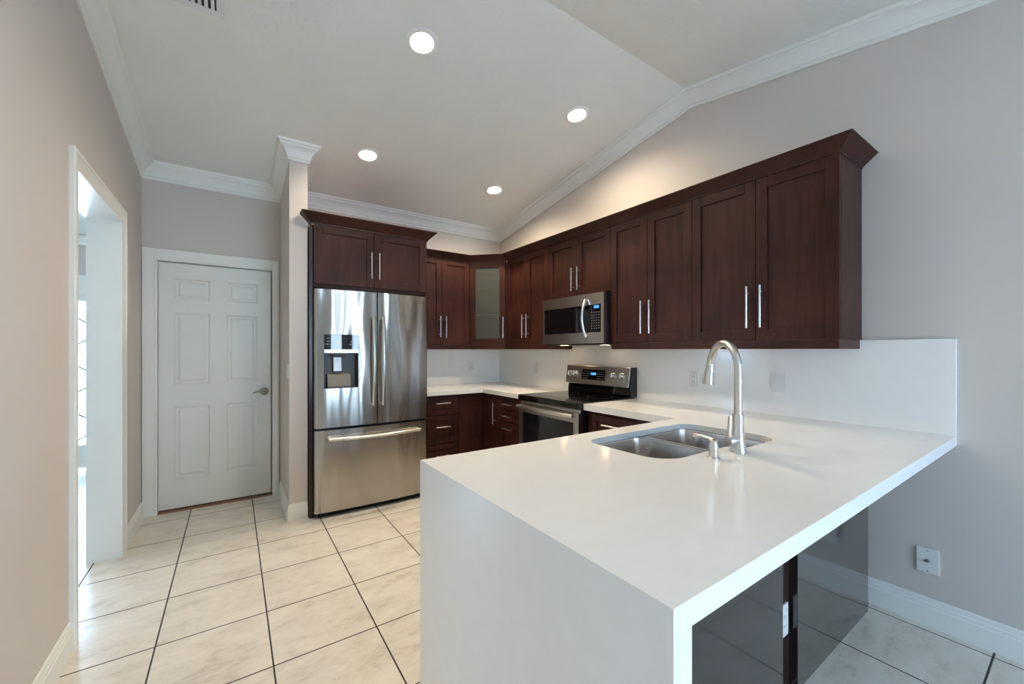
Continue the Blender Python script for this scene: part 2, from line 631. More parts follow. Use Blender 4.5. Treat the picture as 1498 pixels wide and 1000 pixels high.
struct(MB().box(-4.4, XL - 0.155, -0.15, FY + 0.15, 2.58, 2.70).build('ceiling_foyer', CEIL))
prof = [(-4.25, 0), (-3.435, 0), (-3.435, 2.02), (-0.90, 2.02), (-0.90, 0), (XL - 0.155, 0), (XL - 0.155, 2.58), (-4.25, 2.58)]
struct(MB().prism(prof, FY, FY + 0.15, 'y').build('wall_foyer', WALL))
d2 = struct(MB().box(-3.435, -3.345, FY - 0.02, FY + 0.1, 0, 2.02).box(-0.99, -0.90, FY - 0.02, FY + 0.1, 0, 2.02)
            .box(-3.505, -0.83, FY - 0.025, FY + 0.1, 1.93, 2.14).build('door_2', TRIM))
for x0, x1 in ((-3.345, -2.56), (-2.56, -1.775), (-1.775, -0.99)):  # door widened to three glazed leaves so more daylight brightens the foyer
    f = MB().box(x0, x0 + 0.10, FY + 0.02, FY + 0.07, 0.03, 1.93).box(x1 - 0.10, x1, FY + 0.02, FY + 0.07, 0.03, 1.93)
    f.box(x0 + 0.10, x1 - 0.10, FY + 0.02, FY + 0.07, 0.03, 0.285).box(x0 + 0.10, x1 - 0.10, FY + 0.02, FY + 0.07, 1.86, 1.93)
    leaf = f.build('door_leaf', TRIM, d2, bevel=0.004)
    MB().box(x0 + 0.10, x1 - 0.10, FY + 0.042, FY + 0.048, 0.285, 1.86).build('leaded_pane', GLASS, leaf)
    c = MB()
    xs = [x0 + 0.10 + (x1 - x0 - 0.2) * k / 3 for k in range(4)]
    zs = [0.285 + 1.575 * k / 6 for k in range(7)]
    for k in range(3):
        for j in range(6):
            s = 1 if (k + j) % 2 else -1
            za, zb = (zs[j], zs[j] + 0.13) if s > 0 else (zs[j] + 0.13, zs[j])
            c.tube([(xs[k], FY + 0.038, za), (xs[k + 1], FY + 0.038, zb)], 0.009, 6)
    for x in xs[1:3]:
        c.tube([(x, FY + 0.038, 0.285), (x, FY + 0.038, 0.42)], 0.009, 6)
    c.build('lead_came', LEADM, leaf)
struct(MB().box(-4.25, XL - 0.155, FY - 0.07, FY, 2.465, 2.58).build('trim_8', TRIM, bevel=0.02))

# ------------------------------------------------------------------ crown mouldings, casings, baseboards
CR = [(0, 0.118), (0.009, 0.118), (0.013, 0.113), (0.013, 0.106), (0.008, 0.104), (0.008, 0.098), (0.016, 0.095), (0.020, 0.086), (0.026, 0.070),
      (0.037, 0.052), (0.052, 0.038), (0.068, 0.030), (0.070, 0.024), (0.070, 0.018), (0.079, 0.016), (0.086, 0.008), (0.088, -0.002), (0, -0.002)]


def crown_run(mb, a, b_, out, ma=0, mb_=0, k=1.0):
    """from a to b (x,y) on the wall face; out: outward unit; ma/mb_: mitre at each end (+1 inside corner, -1 outside, 0 square)"""
    a, b_, out = Vector(a), Vector(b_), Vector(out)
    t = (b_ - a).normalized()
    rings = []
    for p, m in ((a, ma * t), (b_, -mb_ * t)):
        r = []
        for d, h in CR:
            q = p + out * (d * k) + m * (d * k)
            r.append((q.x, q.y, zc(q.y) - h * k))
        rings.append(r)
    mb.loft(rings)


c = MB()
crown_run(c, (XL, YR), (XL, RIDGE), (1, 0))
crown_run(c, (XL, RIDGE), (XL, YB), (1, 0), 0, 1)
struct(c.build('trim_1', TRIM, smooth=30))
c = MB()
crown_run(c, (XL, YB), (PX0, YB), (0, -1), 1, 1)
struct(c.build('trim_2', TRIM, smooth=30))
c = MB()
crown_run(c, (PX0, YB), (PX0, PY), (-1, 0), 1, -1)
crown_run(c, (PX0, PY), (PX1, PY), (0, -1), -1, -1)
crown_run(c, (PX1, PY), (PX1, YB), (1, 0), -1, 1)
struct(c.build('trim_3', TRIM, smooth=30))
c = MB()
crown_run(c, (PX1, YB), (XR, YB), (0, -1), 1, 1)
struct(c.build('trim_4', TRIM, smooth=30))
c = MB()
crown_run(c, (XR, YB), (XR, RIDGE), (-1, 0), 1, 0)
crown_run(c, (XR, RIDGE), (XR, YR), (-1, 0), 0, 0)
struct(c.build('trim_5', TRIM, smooth=30))

# lining and casing of the foyer opening
c = MB()
c.box(XL - 0.155, XL, 2.645, 2.66, 0, 2.15).box(XL - 0.155, XL, 3.56, 3.575, 0, 2.15).box(XL - 0.155, XL, 2.645, 3.575, 2.15, 2.165)
struct(c.build('trim_6', TRIM))
c = MB()
CS = [(0, 0), (0.011, 0), (0.013, 0.010), (0.016, 0.060), (0.021, 0.068), (0.021, 0.082), (0.017, 0.085), (0, 0.085)]
rings = []
for y, z, sy, sz in ((2.66, 0, -1, 0), (2.66, 2.15, -1, 1), (3.56, 2.15, 1, 1), (3.56, 0, 1, 0)):
    rings.append([(XL + d, y + sy * w_, z + sz * w_) for d, w_ in CS])
c.loft(rings)
struct(c.build('trim_7', TRIM, smooth=30))

BB = [(0, 0), (0.015, 0), (0.015, 0.088), (0.011, 0.094), (0.011, 0.104), (0.007, 0.110), (0.006, 0.126), (0, 0.130)]


def board(name, path, side=1, k=1.0):
    m = MB()
    sweep(m, path, [(d * k, z) for d, z in BB], side)
    return struct(m.build(name, TRIM, smooth=30))


board('baseboard_left', [(XL, YR), (XL, 2.575)])
board('baseboard_foyer_side', [(XL, 3.645), (XL, YB)])
board('baseboard_partition', [(PX0, YB - 0.02), (PX0, PY), (PX1, PY)], side=1)
board('baseboard_right', [(XR, 1.30), (XR, YR)], k=1.6)

# ------------------------------------------------------------------ six-panel door in the back wall
dr = struct(MB().box(-0.590, -0.512, YB - 0.018, YB, 0, 2.140).box(0.300, 0.345, YB - 0.018, YB, 0, 2.140)
            .box(-0.512, 0.300, YB - 0.018, YB, 2.058, 2.140)
            .box(-0.512, -0.500, YB - 0.010, YB + 0.13, 0, 2.058).box(0.296, 0.300, YB - 0.010, YB + 0.13, 0, 2.058)
            .box(-0.500, 0.296, YB - 0.010, YB + 0.13, 2.050, 2.058).build('door_1', TRIM, bevel=0.004))
DX0, DX1, DZ0, DZ1, DY = -0.497, 0.287, 0.022, 2.044, YB + 0.030


def panel_door():
    m = MB()
    cols = [(-0.400, -0.162), (-0.046, 0.182)]
    rows = [(0.258, 0.860), (1.040, 1.634), (1.745, 1.918)]
    xs = [DX0] + [x for cc in cols for x in cc] + [DX1]
    zs = [DZ0] + [z for rr in rows for z in rr] + [DZ1]
    grid = [[m.bm.verts.new((x, DY, z)) for z in zs] for x in xs]
    for i in range(len(xs) - 1):
        for j in range(len(zs) - 1):
            q = [grid[i][j], grid[i + 1][j], grid[i + 1][j + 1], grid[i][j + 1]]
            if i % 2 == 1 and j % 2 == 1:
                x0, x1, z0, z1 = xs[i], xs[i + 1], zs[j], zs[j + 1]
                prev = q
                for ins, dep in ((0.012, 0.009), (0.026, 0.009), (0.040, 0.002)):
                    cur = [m.bm.verts.new((x0 + ins, DY + dep, z0 + ins)), m.bm.verts.new((x1 - ins, DY + dep, z0 + ins)),
                           m.bm.verts.new((x1 - ins, DY + dep, z1 - ins)), m.bm.verts.new((x0 + ins, DY + dep, z1 - ins))]
                    for k in range(4):
                        m.face([prev[k], prev[(k + 1) % 4], cur[(k + 1) % 4], cur[k]])
                    prev = cur
                m.face(prev)
            else:
                m.face(q)
    # edges and back
    e = [(DX0, DZ0), (DX1, DZ0), (DX1, DZ1), (DX0, DZ1)]
    bk = [m.bm.verts.new((x, DY + 0.035, z)) for x, z in e]
    m.face(list(reversed(bk)))
    n, k = len(xs), len(zs)
    m.face([grid[i][0] for i in range(n)][::-1] + [bk[0], bk[1]])
    m.face([grid[i][k - 1] for i in range(n)] + [bk[2], bk[3]])
    m.face([grid[0][j] for j in range(k)] + [bk[3], bk[0]])
    m.face([grid[n - 1][j] for j in range(k)][::-1] + [bk[1], bk[2]])
    return m


slab = panel_door().build('door_slab', DOORP, dr)
rose = MB().lathe([(0.034, 0.0), (0.034, 0.005), (0.028, 0.011), (0.020, 0.013), (0.013, 0.016), (0.012, 0.045), (0.001, 0.047)],
                  (0.236, DY, 0.950), axis=(0, -1, 0)).build('handle_rose', SATIN, slab, smooth=35)
lv = MB().tube([(0.240, DY - 0.044, 0.950), (0.220, DY - 0.050, 0.951), (0.190, DY - 0.050, 0.952), (0.165, DY - 0.048, 0.949), (0.143, DY - 0.046, 0.940)],
               [0.010, 0.009, 0.0075, 0.0065, 0.005], 12).build('lever', SATIN, slab, smooth=60)
MB().box(-0.500, 0.296, YB + 0.0, YB + 0.13, 0, 0.010).build('threshold', BRASSK, dr)

# ------------------------------------------------------------------ cabinets


def bar_pull(parent, x, z, length, vertical=True, y=0.0):
    """bar handle standing off the front face at y, centre (x, z)"""
    m = MB()
    h = length / 2
    if vertical:
        m.tube([(x, y - 0.032, z - h), (x, y - 0.032, z + h)], 0.006, 14)
        for s in (-1, 1):
            m.tube([(x, y, z + s * h * 0.68), (x, y - 0.033, z + s * h * 0.68)], 0.0048, 10)
    else:
        m.tube([(x - h, y - 0.032, z), (x + h, y - 0.032, z)], 0.006, 14)
        for s in (-1, 1):
            m.tube([(x + s * h * 0.68, y, z), (x + s * h * 0.68, y - 0.033, z)], 0.0048, 10)
    return m.build('handle', NICKEL, parent, smooth=50)


def shaker(name, parent, x0, x1, z0, z1, st=0.058, t=0.020, dep=0.011, mat=None):
    """framed front with a recessed panel, its face at y=0"""
    m = MB()
    g = 0.0015
    x0, x1, z0, z1 = x0 + g, x1 - g, z0 + g, z1 - g
    st = min(st, (x1 - x0) * 0.3, (z1 - z0) * 0.32)
    m.box(x0, x0 + st, 0, t, z0, z1).box(x1 - st, x1, 0, t, z0, z1)
    m.box(x0 + st, x1 - st, 0.0004, t, z0, z0 + st).box(x0 + st, x1 - st, 0.0004, t, z1 - st, z1)
    m.box(x0 + st - 0.002, x1 - st + 0.002, dep, t - 0.002, z0 + st - 0.002, z1 - st + 0.002)
    return m.build(name, mat or WOOD, parent, bevel=0.0016)


def cabinet(name, label, loc, rot, w, d, h, group=None, toe=0.0, hollow=False):
    root = thing(name, label, 'cabinet', loc, rot, group)
    m = MB()
    m.box(0.0005, w - 0.0005, 0.0215, d, toe, h)
    if toe:
        m.box(0.0005, w - 0.0005, 0.085, d, 0, toe)
    m.build('body', WOOD, root, bevel=0.001)
    return root


UZ0, UZ1 = 1.384, 2.297
UH = UZ1 - UZ0
FXU = 2.445   # front plane of the right-hand wall cabinets
UD = XR - FXU
# right-hand wall, from the viewer's end to the corner
G = 'dark wood wall cabinets along the right wall'


def wall_pair(label, y_left, y_right, z0, hz, hl=0.237):
    w = y_left - y_right
    c_ = cabinet('wall_cabinet', label, (FXU, y_left, z0), R(-90), w, UD - 0.002, UZ1 - z0, G)
    H = UZ1 - z0
    for a, e, hx in ((0, w / 2, w / 2 - 0.036), (w / 2, w, w / 2 + 0.036)):
        dd = shaker('door', c_, a, e, 0, H)
        bar_pull(dd, hx, hz, hl)
    return c_


wall_pair('wide two-door dark wood wall cabinet nearest the viewer, above the white rocker switch plate', 1.494, 0.718, UZ0, 0.188)
wall_pair('tall two-door dark wood wall cabinet just right of the microwave', 2.179, 1.494, UZ0, 0.180)
wall_pair('short two-door dark wood cabinet directly above the microwave', 2.942, 2.179, 1.795, 0.145, 0.20)
wall_pair('tall two-door dark wood wall cabinet left of the microwave, beside the glass corner cabinet', 3.634, 2.942, UZ0, 0.185)

# diagonal corner cabinet with a frosted glass door
cx0, cy0 = 2.158, 3.955
cx1, cy1 = FXU, 3.6685
wd = math.hypot(cx1 - cx0, cy1 - cy0)
cc = thing('corner_cabinet', 'diagonal corner wall cabinet with a frosted glass door', 'cabinet', (cx0, cy0, UZ0), R(-45))


def loc45(x, y):
    dx, dy = x - cx0, y - cy0
    k = math.sqrt(0.5)
    return (dx * k - dy * k, dx * k + dy * k)


outl = [loc45(*p) for p in ((cx0, cy0), (cx1, cy1), (XR - 0.002, 3.636), (XR - 0.002, YB - 0.002), (cx0 + 0.001, YB - 0.002))]
inl = [outl[0], outl[1]] + [(outl[2][0] - 0.03, outl[2][1] + 0.004), (outl[3][0], outl[3][1] - 0.03), (outl[4][0] + 0.03, outl[4][1] - 0.0)]
m = MB()
fl = [(0.02, 0.022), (wd - 0.02, 0.022)]
poly = [(0.0, 0.022), (wd, 0.022), outl[2], outl[3], outl[4]]
m.prism(poly, 0, 0.02).prism(poly, UH - 0.02, UH)
for i in range(1, 5):
    p, q = Vector(poly[i]), Vector(poly[(i + 1) % 5])
    t = (q - p).normalized()
    nn = Vector((-t.y, t.x)) * 0.015
    m.prism([tuple(p), tuple(q), tuple(q + nn), tuple(p + nn)], 0.02, UH - 0.02)
m.build('body', CABIN, cc)
for z in (0.331, 0.621):
    MB().prism([(0.031, 0.030), (wd - 0.031, 0.030), (wd - 0.031, 0.06), (wd + 0.10, 0.20), (wd / 2, 0.44), (-0.10, 0.20), (0.031, 0.06)], z - 0.009, z + 0.009).build('shelf', SHELFM, cc)
MB().box(-0.014, 0.030, 0.0205, 0.045, 0, UH).box(wd - 0.030, wd + 0.016, 0.0205, 0.045, 0, UH).build('face_frame', WOOD, cc)
m = MB()
st = 0.066
m.box(0.002, st, 0, 0.02, 0.002, UH - 0.002).box(wd - st, wd - 0.002, 0, 0.02, 0.002, UH - 0.002)
m.box(st, wd - st, 0.0004, 0.02, 0.002, st).box(st, wd - st, 0.0004, 0.02, UH - st, UH - 0.002)
dd = m.build('door', WOOD, cc, bevel=0.0016)
MB().box(st - 0.004, wd - st + 0.004, 0.009, 0.013, st - 0.004, UH - st + 0.004).build('glass_pane', FROST, dd)
bar_pull(dd, wd - 0.022, 0.188, 0.226)

# back wall, between the refrigerator and the corner
BYU = 3.955
bx0, bx1 = 1.480, 2.157
c_ = cabinet('wall_cabinet', 'tall two-door dark wood wall cabinet on the back wall, right of the refrigerator', (bx0, BYU, UZ0), 0, bx1 - bx0, YB - BYU - 0.002, UH)
for a, e, hx in ((0, 0.343, 0.343 - 0.026), (0.343, bx1 - bx0, 0.343 + 0.040)):
    dd = shaker('door', c_, a, e, 0, UH)
    bar_pull(dd, hx, 0.186, 0.232)

# cabinet over the refrigerator, and the tall panel beside it
FCY = 3.500
c_ = cabinet('wall_cabinet', 'wide low two-door dark wood cabinet above the stainless refrigerator', (0.522, FCY, 1.826), 0, 0.934, YB - FCY - 0.002, 0.494)
for a, e, hx in ((0.0, 0.468, 0.440), (0.468, 0.934, 0.505)):
    dd = shaker('door', c_, a, e, 0.026, 0.494)
    bar_pull(dd, hx, 0.210, 0.222)
for x0, x1, y0 in ((0.494, 0.5195, 3.525), (1.4605, 1.4785, 3.535)):
    p_ = MB().box(x0 - 0.522, x1 - 0.522, y0 - FCY, YB - 0.003 - FCY, -1.826, 0.494).build('side_panel', ENDP, c_, bevel=0.001)
    p_['label'] = 'tall dark panel down to the floor'

# dark crown mouldings and light rails
CRN = [(-0.012, 0.0), (0.002, 0.0), (0.004, 0.010), (0.062, 0.072), (0.066, 0.072), (0.066, 0.080), (0.052, 0.080), (-0.012, 0.012)]
m = MB()
sweep(m, [(0.496, PY - 0.004), (0.496, FCY - 0.002), (1.472, FCY - 0.002), (1.472, BYU)], [(d, z + 2.320) for d, z in CRN], side=1)
tag(m.build('crown_moulding', WOODX, smooth=20), 'flared dark wood moulding on top of the cabinet above the refrigerator', 'moulding')
m = MB()
k = 0.82
sweep(m, [(1.545, BYU), (cx0, BYU), (FXU, cy1), (FXU, 0.717), (XR, 0.717)], [(d, z * k + UZ1) for d, z in CRN], side=1)
tag(m.build('crown_moulding', WOODX, smooth=20), 'long flared dark wood moulding on top of the corner and right wall cabinets', 'moulding')
LR = [(-0.020, 0.0), (-0.001, 0.0), (-0.001, 0.049), (-0.020, 0.049)]
m = MB()
sweep(m, [(1.482, BYU), (cx0, BYU), (FXU, cy1), (FXU, 2.944), (XR - 0.022, 2.944)], [(d, z + 1.334) for d, z in LR], side=1)
tag(m.build('light_rail', WOODX, bevel=0.003), 'dark wood rail under the corner cabinets, left of the microwave', 'rail')
m = MB()
sweep(m, [(XR - 0.022, 2.172), (FXU, 2.172), (FXU, 0.720), (XR - 0.022, 0.720)], [(d, z + 1.334) for d, z in LR], side=1)
tag(m.build('light_rail', WOODX, bevel=0.003), 'dark wood rail under the wall cabinets right of the microwave', 'rail')

# base cabinets
BF = 3.665
BH = 0.882
c_ = cabinet('base_cabinet', 'dark wood three-drawer base cabinet beside the refrigerator', (1.482, BF, 0), 0, 0.394, YB - BF - 0.004, BH, toe=0.10)
for z0, z1 in ((0.690, 0.868), (0.405, 0.686), (0.115, 0.401)):
    dd = shaker('drawer', c_, 0.004, 0.392, z0, z1, st=0.05)
    bar_pull(dd, 0.212, z1 - 0.063 if z0 > 0.6 else z1 - 0.113, 0.150, False)
RF = 2.160   # front plane of the base cabinets on the right
root = thing('corner_base_cabinet', 'dark wood base cabinet folding round the inside corner under the white counter', 'cabinet', (RF, BF, 0))
m = MB()
# plan (local): an L around the corner
L_ = [(1.877 - RF, 0.0215), (0.0215, 0.0215), (0.0215, 3.339 - BF), (XR - RF - 0.004, 3.339 - BF), (XR - RF - 0.004, YB - BF - 0.004), (1.877 - RF, YB - BF - 0.004)]
m.prism(L_, 0.10, BH)
L2 = [(1.877 - RF, 0.085), (0.085, 0.085), (0.085, 3.339 - BF), (XR - RF - 0.004, 3.339 - BF), (XR - RF - 0.004, YB - BF - 0.004), (1.877 - RF, YB - BF - 0.004)]
m.prism(L2, 0, 0.10)
m.build('body', WOOD, root)
dd = shaker('door', root, 1.878 - RF, -0.001, 0.115, 0.868)
d2_ = shaker('door', root, 0, BF - 3.340 - 0.002, 0.115, 0.868)
d2_.rotation_euler = (0, 0, R(-90))
d2_.location = (0, -0.002, 0)
bar_pull(d2_, BF - 3.425, 0.700, 0.225)
c_ = cabinet('base_cabinet', 'narrow dark wood drawer base cabinet left of the range', (RF, 3.338, 0), R(-90), 0.404, XR - RF - 0.004, BH, toe=0.10)
for z0, z1 in ((0.758, 0.868), (0.640, 0.754), (0.115, 0.636)):
    dd = shaker('drawer', c_, 0.004, 0.400, z0, z1, st=0.05)
    bar_pull(dd, 0.150, z1 - 0.060, 0.150, False)
c_ = cabinet('base_cabinet', 'dark wood base cabinet right of the range, mostly hidden by the peninsula', (RF, 2.158, 0), R(-90), 0.748, XR - RF - 0.004, BH, toe=0.10)
dd = shaker('drawer', c_, 0.055, 0.748, 0.715, 0.862, st=0.045)
bar_pull(dd, 0.252, 0.800, 0.150, False)
dd = shaker('door', c_, 0.055, 0.400, 0.115, 0.711)
dd = shaker('door', c_, 0.402, 0.748, 0.115, 0.711)

# peninsula cabinet: open-topped box under the sink, plain panels towards the viewer
root = thing('peninsula_cabinet', 'dark glossy back of the peninsula cabinet under the breakfast bar', 'cabinet', (0.616, 0.665, 0))
px, py = 0.616, 0.665
m = MB()
m.box(0, 0.02, 0.030, 0.700, 0, BH).box(2.04, 2.06 - 0.012, 0.030, 0.700, 0, BH)
m.box(0.02, 2.04, 0.030, 0.048, 0, BH).box(0.02, 2.04, 0.68, 0.700, 0.10, BH).box(0.02, 2.04, 0.048, 0.68, 0.08, 0.10)
m.build('body', ENDP, root)
MB().box(0.0, 1.683 - px, 0, 0.029, 0.0, BH).build('back_panel', PANEL, root, bevel=0.001)
MB().box(1.813 - px, 2.663 - px, 0, 0.029, 0.0, BH).build('back_panel', PANEL, root, bevel=0.001)
for k in range(4):
    x0 = 0.02 + k * 0.365
    dd = MB().box(x0, x0 + 0.36, 0.7005, 0.7195, 0.115, 0.868)
    dd.build('door', WOOD, root, bevel=0.002)

# ------------------------------------------------------------------ counters, backsplash
CZ, CT = 0.9285, 0.045
sink_poly = [(1.272, 0.877), (1.690, 0.877), (1.716, 0.818), (2.042, 0.818), (2.042, 1.290), (1.272, 1.290)]
sink_rad = [0.115, 0.028, 0.028, 0.10, 0.085, 0.085]
hole = rounded(sink_poly, sink_rad, 8)
ct = thing('countertop', 'white quartz peninsula counter with a waterfall end and sink cutout', 'countertop', (0.561, 0.373, 0))
off = Vector((0.561, 0.373, 0))
outer = [(0.561, 0.373), (2.754, 0.373), (2.754, 2.160), (2.132, 2.160), (2.132, 1.402), (0.561, 1.402)]
ST = 0.028   # the stone itself; its edges are built up to CT
m = MB().prism(outer, CZ - ST, CZ, 'z', [hole])
m.prism(outer, CZ - CT, CZ - ST, 'z', [[(1.22, 0.76), (2.10, 0.76), (2.10, 1.345), (1.22, 1.345)]])
m.move(Matrix.Translation(-off)).build('worktop', QUARTZ, ct)
MB().box(0, 0.050, 0, 1.029, 0, CZ - CT).build('waterfall_panel', QUARTZ, ct)
outer = [(1.482, 3.632), (2.132, 3.632), (2.132, 2.930), (2.754, 2.930), (2.754, 4.268), (1.482, 4.268)]
tag(MB().prism(outer, CZ - CT, CZ).build('countertop', QUARTZ, bevel=0.0025),
    'white quartz corner counter between the refrigerator and the range', 'countertop')
BSZ = 1.381
m = MB().box(XR - 0.02, XR - 0.0005, 0.373, 4.269, CZ - CT, BSZ)
tag(m.build('backsplash', QUARTZ, bevel=0.0015), 'long plain white slab backsplash on the right wall behind range and faucet', 'backsplash')
m = MB().box(1.482, XR - 0.0005, 4.270, YB - 0.0005, CZ - CT, BSZ)
tag(m.build('backsplash', QUARTZ, bevel=0.0015), 'short white slab backsplash on the back wall beside the refrigerator', 'backsplash')

# ------------------------------------------------------------------ sink
sk = thing('sink', 'stainless steel double-bowl undermount sink in the peninsula', 'sink', (1.66, 1.08, CZ - ST))
so = Vector((1.66, 1.08, CZ - ST))
bl = rounded([(1.268, 0.873), (1.672, 0.873), (1.672, 1.294), (1.268, 1.294)], [0.115, 0.06, 0.085, 0.085], 8)
br = rounded([(1.694, 0.814), (2.046, 0.814), (2.046, 1.294), (1.694, 1.294)], [0.06, 0.10, 0.085, 0.06], 8)
fl_out = rounded([(1.235, 0.79), (2.08, 0.79), (2.08, 1.325), (1.235, 1.325)], 0.06, 6)
m = MB().prism(fl_out, CZ - ST - 0.0050, CZ - ST - 0.0022, 'z', [bl, br]).move(Matrix.Translation(-so))
m.build('flange', SINKM, sk)
for ol, cxx, cyy in ((bl, 1.47, 1.085), (br, 1.87, 1.06)):
    rings = []
    for ins, z in ((0, -0.004), (0.002, -0.012), (0.006, -0.09), (0.012, -0.165), (0.020, -0.185), (0.034, -0.197), (0.055, -0.201)):
        o2 = scaled(ol, ins)
        rings.append([(x, y, CZ - ST + z) for x, y in o2])
    cen = [(cxx + (x - cxx) * 0.15, cyy + (y - cyy) * 0.15, CZ - ST - 0.205) for x, y in ol]
    rings.append(cen)
    m = MB()
    m.loft(rings, True, False, True)
    m.move(Matrix.Translation(-so))
    bo = m.build('bowl', SINKM, sk, smooth=50)
    MB().lathe([(0.045, 0), (0.045, 0.003), (0.036, 0.002), (0.030, -0.001), (0.001, -0.001)], (cxx - so.x, cyy - so.y, -0.2045)).build('drain', NICKEL, bo, smooth=40)

# ------------------------------------------------------------------ faucet
fa = thing('faucet', 'brushed nickel high-arc pull-down kitchen faucet standing at the near edge of the sink', 'faucet', (1.640, 0.806, CZ))
MB().lathe([(0.032, 0.0), (0.032, 0.004), (0.029, 0.010), (0.0225, 0.050), (0.0200, 0.085), (0.0195, 0.140), (0.0205, 0.141), (0.0205, 0.147), (0.014, 0.148)],
           n=32).build('base', NICKEL, fa, smooth=40)
ph = R(57)
dx, dy = math.cos(ph), math.sin(ph)
rad, zt = 0.106, 0.322
pts = [(0, 0, 0.146), (0, 0, 0.25)]
for k in range(0, 19):
    a = math.pi * k / 18 * 0.95
    q = rad * (1 - math.cos(a))
    pts.append((dx * q, dy * q, zt + rad * math.sin(a)))
MB().tube(pts, 0.0148, 20).build('spout', NICKEL, fa, smooth=60)
e = Vector(pts[-1])
dirv = (e - Vector(pts[-2])).normalized()
MB().lathe([(0.0150, -0.002), (0.0165, 0.000), (0.0165, 0.006), (0.0170, 0.010), (0.0215, 0.055), (0.0262, 0.088), (0.0262, 0.092), (0.022, 0.093)],
           tuple(e), axis=tuple(dirv), n=28).build('spray_head', NICKEL, fa, smooth=40)
hd = Vector((-0.96, 0.20, 0)).normalized()
MB().lathe([(0.0195, 0.010), (0.0195, 0.054), (0.017, 0.058)], (0, 0, 0.046), axis=tuple(hd), n=24).build('handle_hub', NICKEL, fa, smooth=40)
p = hd * 0.047
MB().tube([(p.x, p.y, 0.038), (p.x * 1.06, p.y * 1.06, 0.075), (p.x * 0.98, p.y * 0.98, 0.142)], [0.0085, 0.0075, 0.0065], 12).build('lever', NICKEL, fa, smooth=50)

sd = thing('soap_dispenser', 'small brushed nickel soap dispenser beside the faucet', 'soap dispenser', (1.470, 0.812, CZ))
MB().lathe([(0.022, 0), (0.022, 0.003), (0.0165, 0.006), (0.0155, 0.020), (0.0165, 0.030), (0.0170, 0.040), (0.0150, 0.050), (0.0135, 0.058), (0.0150, 0.060), (0.0150, 0.066), (0.006, 0.070)]
           , n=24).build('body', NICKEL, sd, smooth=40)
MB().tube([(0, 0, 0.064), (0.004, 0.020, 0.068), (0.010, 0.055, 0.071), (0.014, 0.085, 0.070), (0.015, 0.092, 0.064)], [0.0075, 0.0065, 0.0055, 0.005, 0.0045], 12).build('nozzle', NICKEL, sd, smooth=60)


# ------------------------------------------------------------------ refrigerator
def text_mesh(body, size, depth=0.0006):
    cu = bpy.data.curves.new('lettering', 'FONT')
    cu.body = body
    cu.size = size
    cu.extrude = depth
    cu.align_x = 'CENTER'
    cu.align_y = 'CENTER'
    o = bpy.data.objects.new('lettering', cu)
    COL.objects.link(o)
    bpy.context.view_layer.update()
    me = bpy.data.meshes.new_from_object(o.evaluated_get(bpy.context.evaluated_depsgraph_get()))
    bpy.data.objects.remove(o)
    bpy.data.curves.remove(cu)
    return me


def lettering(name, body, size, mat, parent, x, y, z):
    me = text_mesh(body, size)
    me.materials.clear()
    me.materials.append(mat)
    o = bpy.data.objects.new(name, me)
    o.rotation_euler = (R(90), 0, 0)
    o.location = (x, y, z)
    COL.objects.link(o)
    o.parent = parent
    return o


FW = 0.938
fr = thing('refrigerator', 'stainless steel french-door refrigerator with water dispenser and bottom freezer', 'refrigerator', (0.5215, 3.462, 0))
BULGE = 0.022


def fy(x):
    u = 2 * x / FW - 1
    y = -BULGE * (1 - u * u)
    e = min(x, FW - x)
    r = 0.022
    if e < r:
        y += r - math.sqrt(max(0, r * r - (r - e) ** 2))
    return y


def fridge_front(x0, x1, z0, z1, hole_=None, t=0.075):
    m = MB()
    n = 40
    xs = set([x0, x1])
    for k in range(n + 1):
        xs.add(x0 + (x1 - x0) * k / n)
    for e in (0.001, 0.003, 0.006, 0.010, 0.015, 0.022):
        for q in (e, FW - e):
            if x0 < q < x1:
                xs.add(q)
    zs = [z0, z1]
    if hole_:
        xs.update(hole_[:2])
        zs = [z0, hole_[2], hole_[3], z1]
    xs = sorted(xs)
    g = [[m.bm.verts.new((x, fy(x), z)) for z in zs] for x in xs]
    for i in range(len(xs) - 1):
        for j in range(len(zs) - 1):
            if hole_ and j == 1 and hole_[0] - 1e-6 <= xs[i] and xs[i + 1] <= hole_[1] + 1e-6:
                continue
            m.face([g[i][j], g[i + 1][j], g[i + 1][j + 1], g[i][j + 1]])
    bk = [m.bm.verts.new(p) for p in ((x0, t, z0), (x1, t, z0), (x1, t, z1), (x0, t, z1))]
    if not hole_:
        m.face([bk[0], bk[1], bk[2], bk[3]])
    N, K = len(xs), len(zs)
    m.face([g[i][0] for i in range(N)] + [bk[1], bk[0]])
    m.face([g[i][K - 1] for i in range(N)] + [bk[2], bk[3]])
    m.face([g[0][j] for j in range(K)] + [bk[3], bk[0]])
    m.face([g[N - 1][j] for j in range(K)] + [bk[2], bk[1]])
    return m


MB().box(0.006, FW - 0.006, 0.090, 0.79, 0.03, 1.790).build('body', BLACK, fr, bevel=0.003)
MB().box(0.012, FW - 0.012, 0.075, 0.090, 0.06, 1.785).build('gasket', DGREY, fr)
MB().box(0.03, FW - 0.03, 0.050, 0.088, 0.0, 0.044).build('kick_grille', BLACK, fr)
for x in (0.02, FW - 0.10):
    MB().box(x, x + 0.08, 0.03, 0.12, 1.7905, 1.806).build('hinge_cover', DGREY, fr, bevel=0.003)
HL = (0.066, 0.325, 1.022, 1.452)
SPL = 0.478
dl = fridge_front(0.0, SPL - 0.004, 0.712, 1.808, HL).build('door', STEEL, fr, smooth=25)
dr_ = fridge_front(SPL + 0.004, FW, 0.712, 1.808).build('door', STEEL, fr, smooth=25)
fz = fridge_front(0.0, FW, 0.046, 0.692).build('freezer_drawer', STEEL, fr, smooth=25)
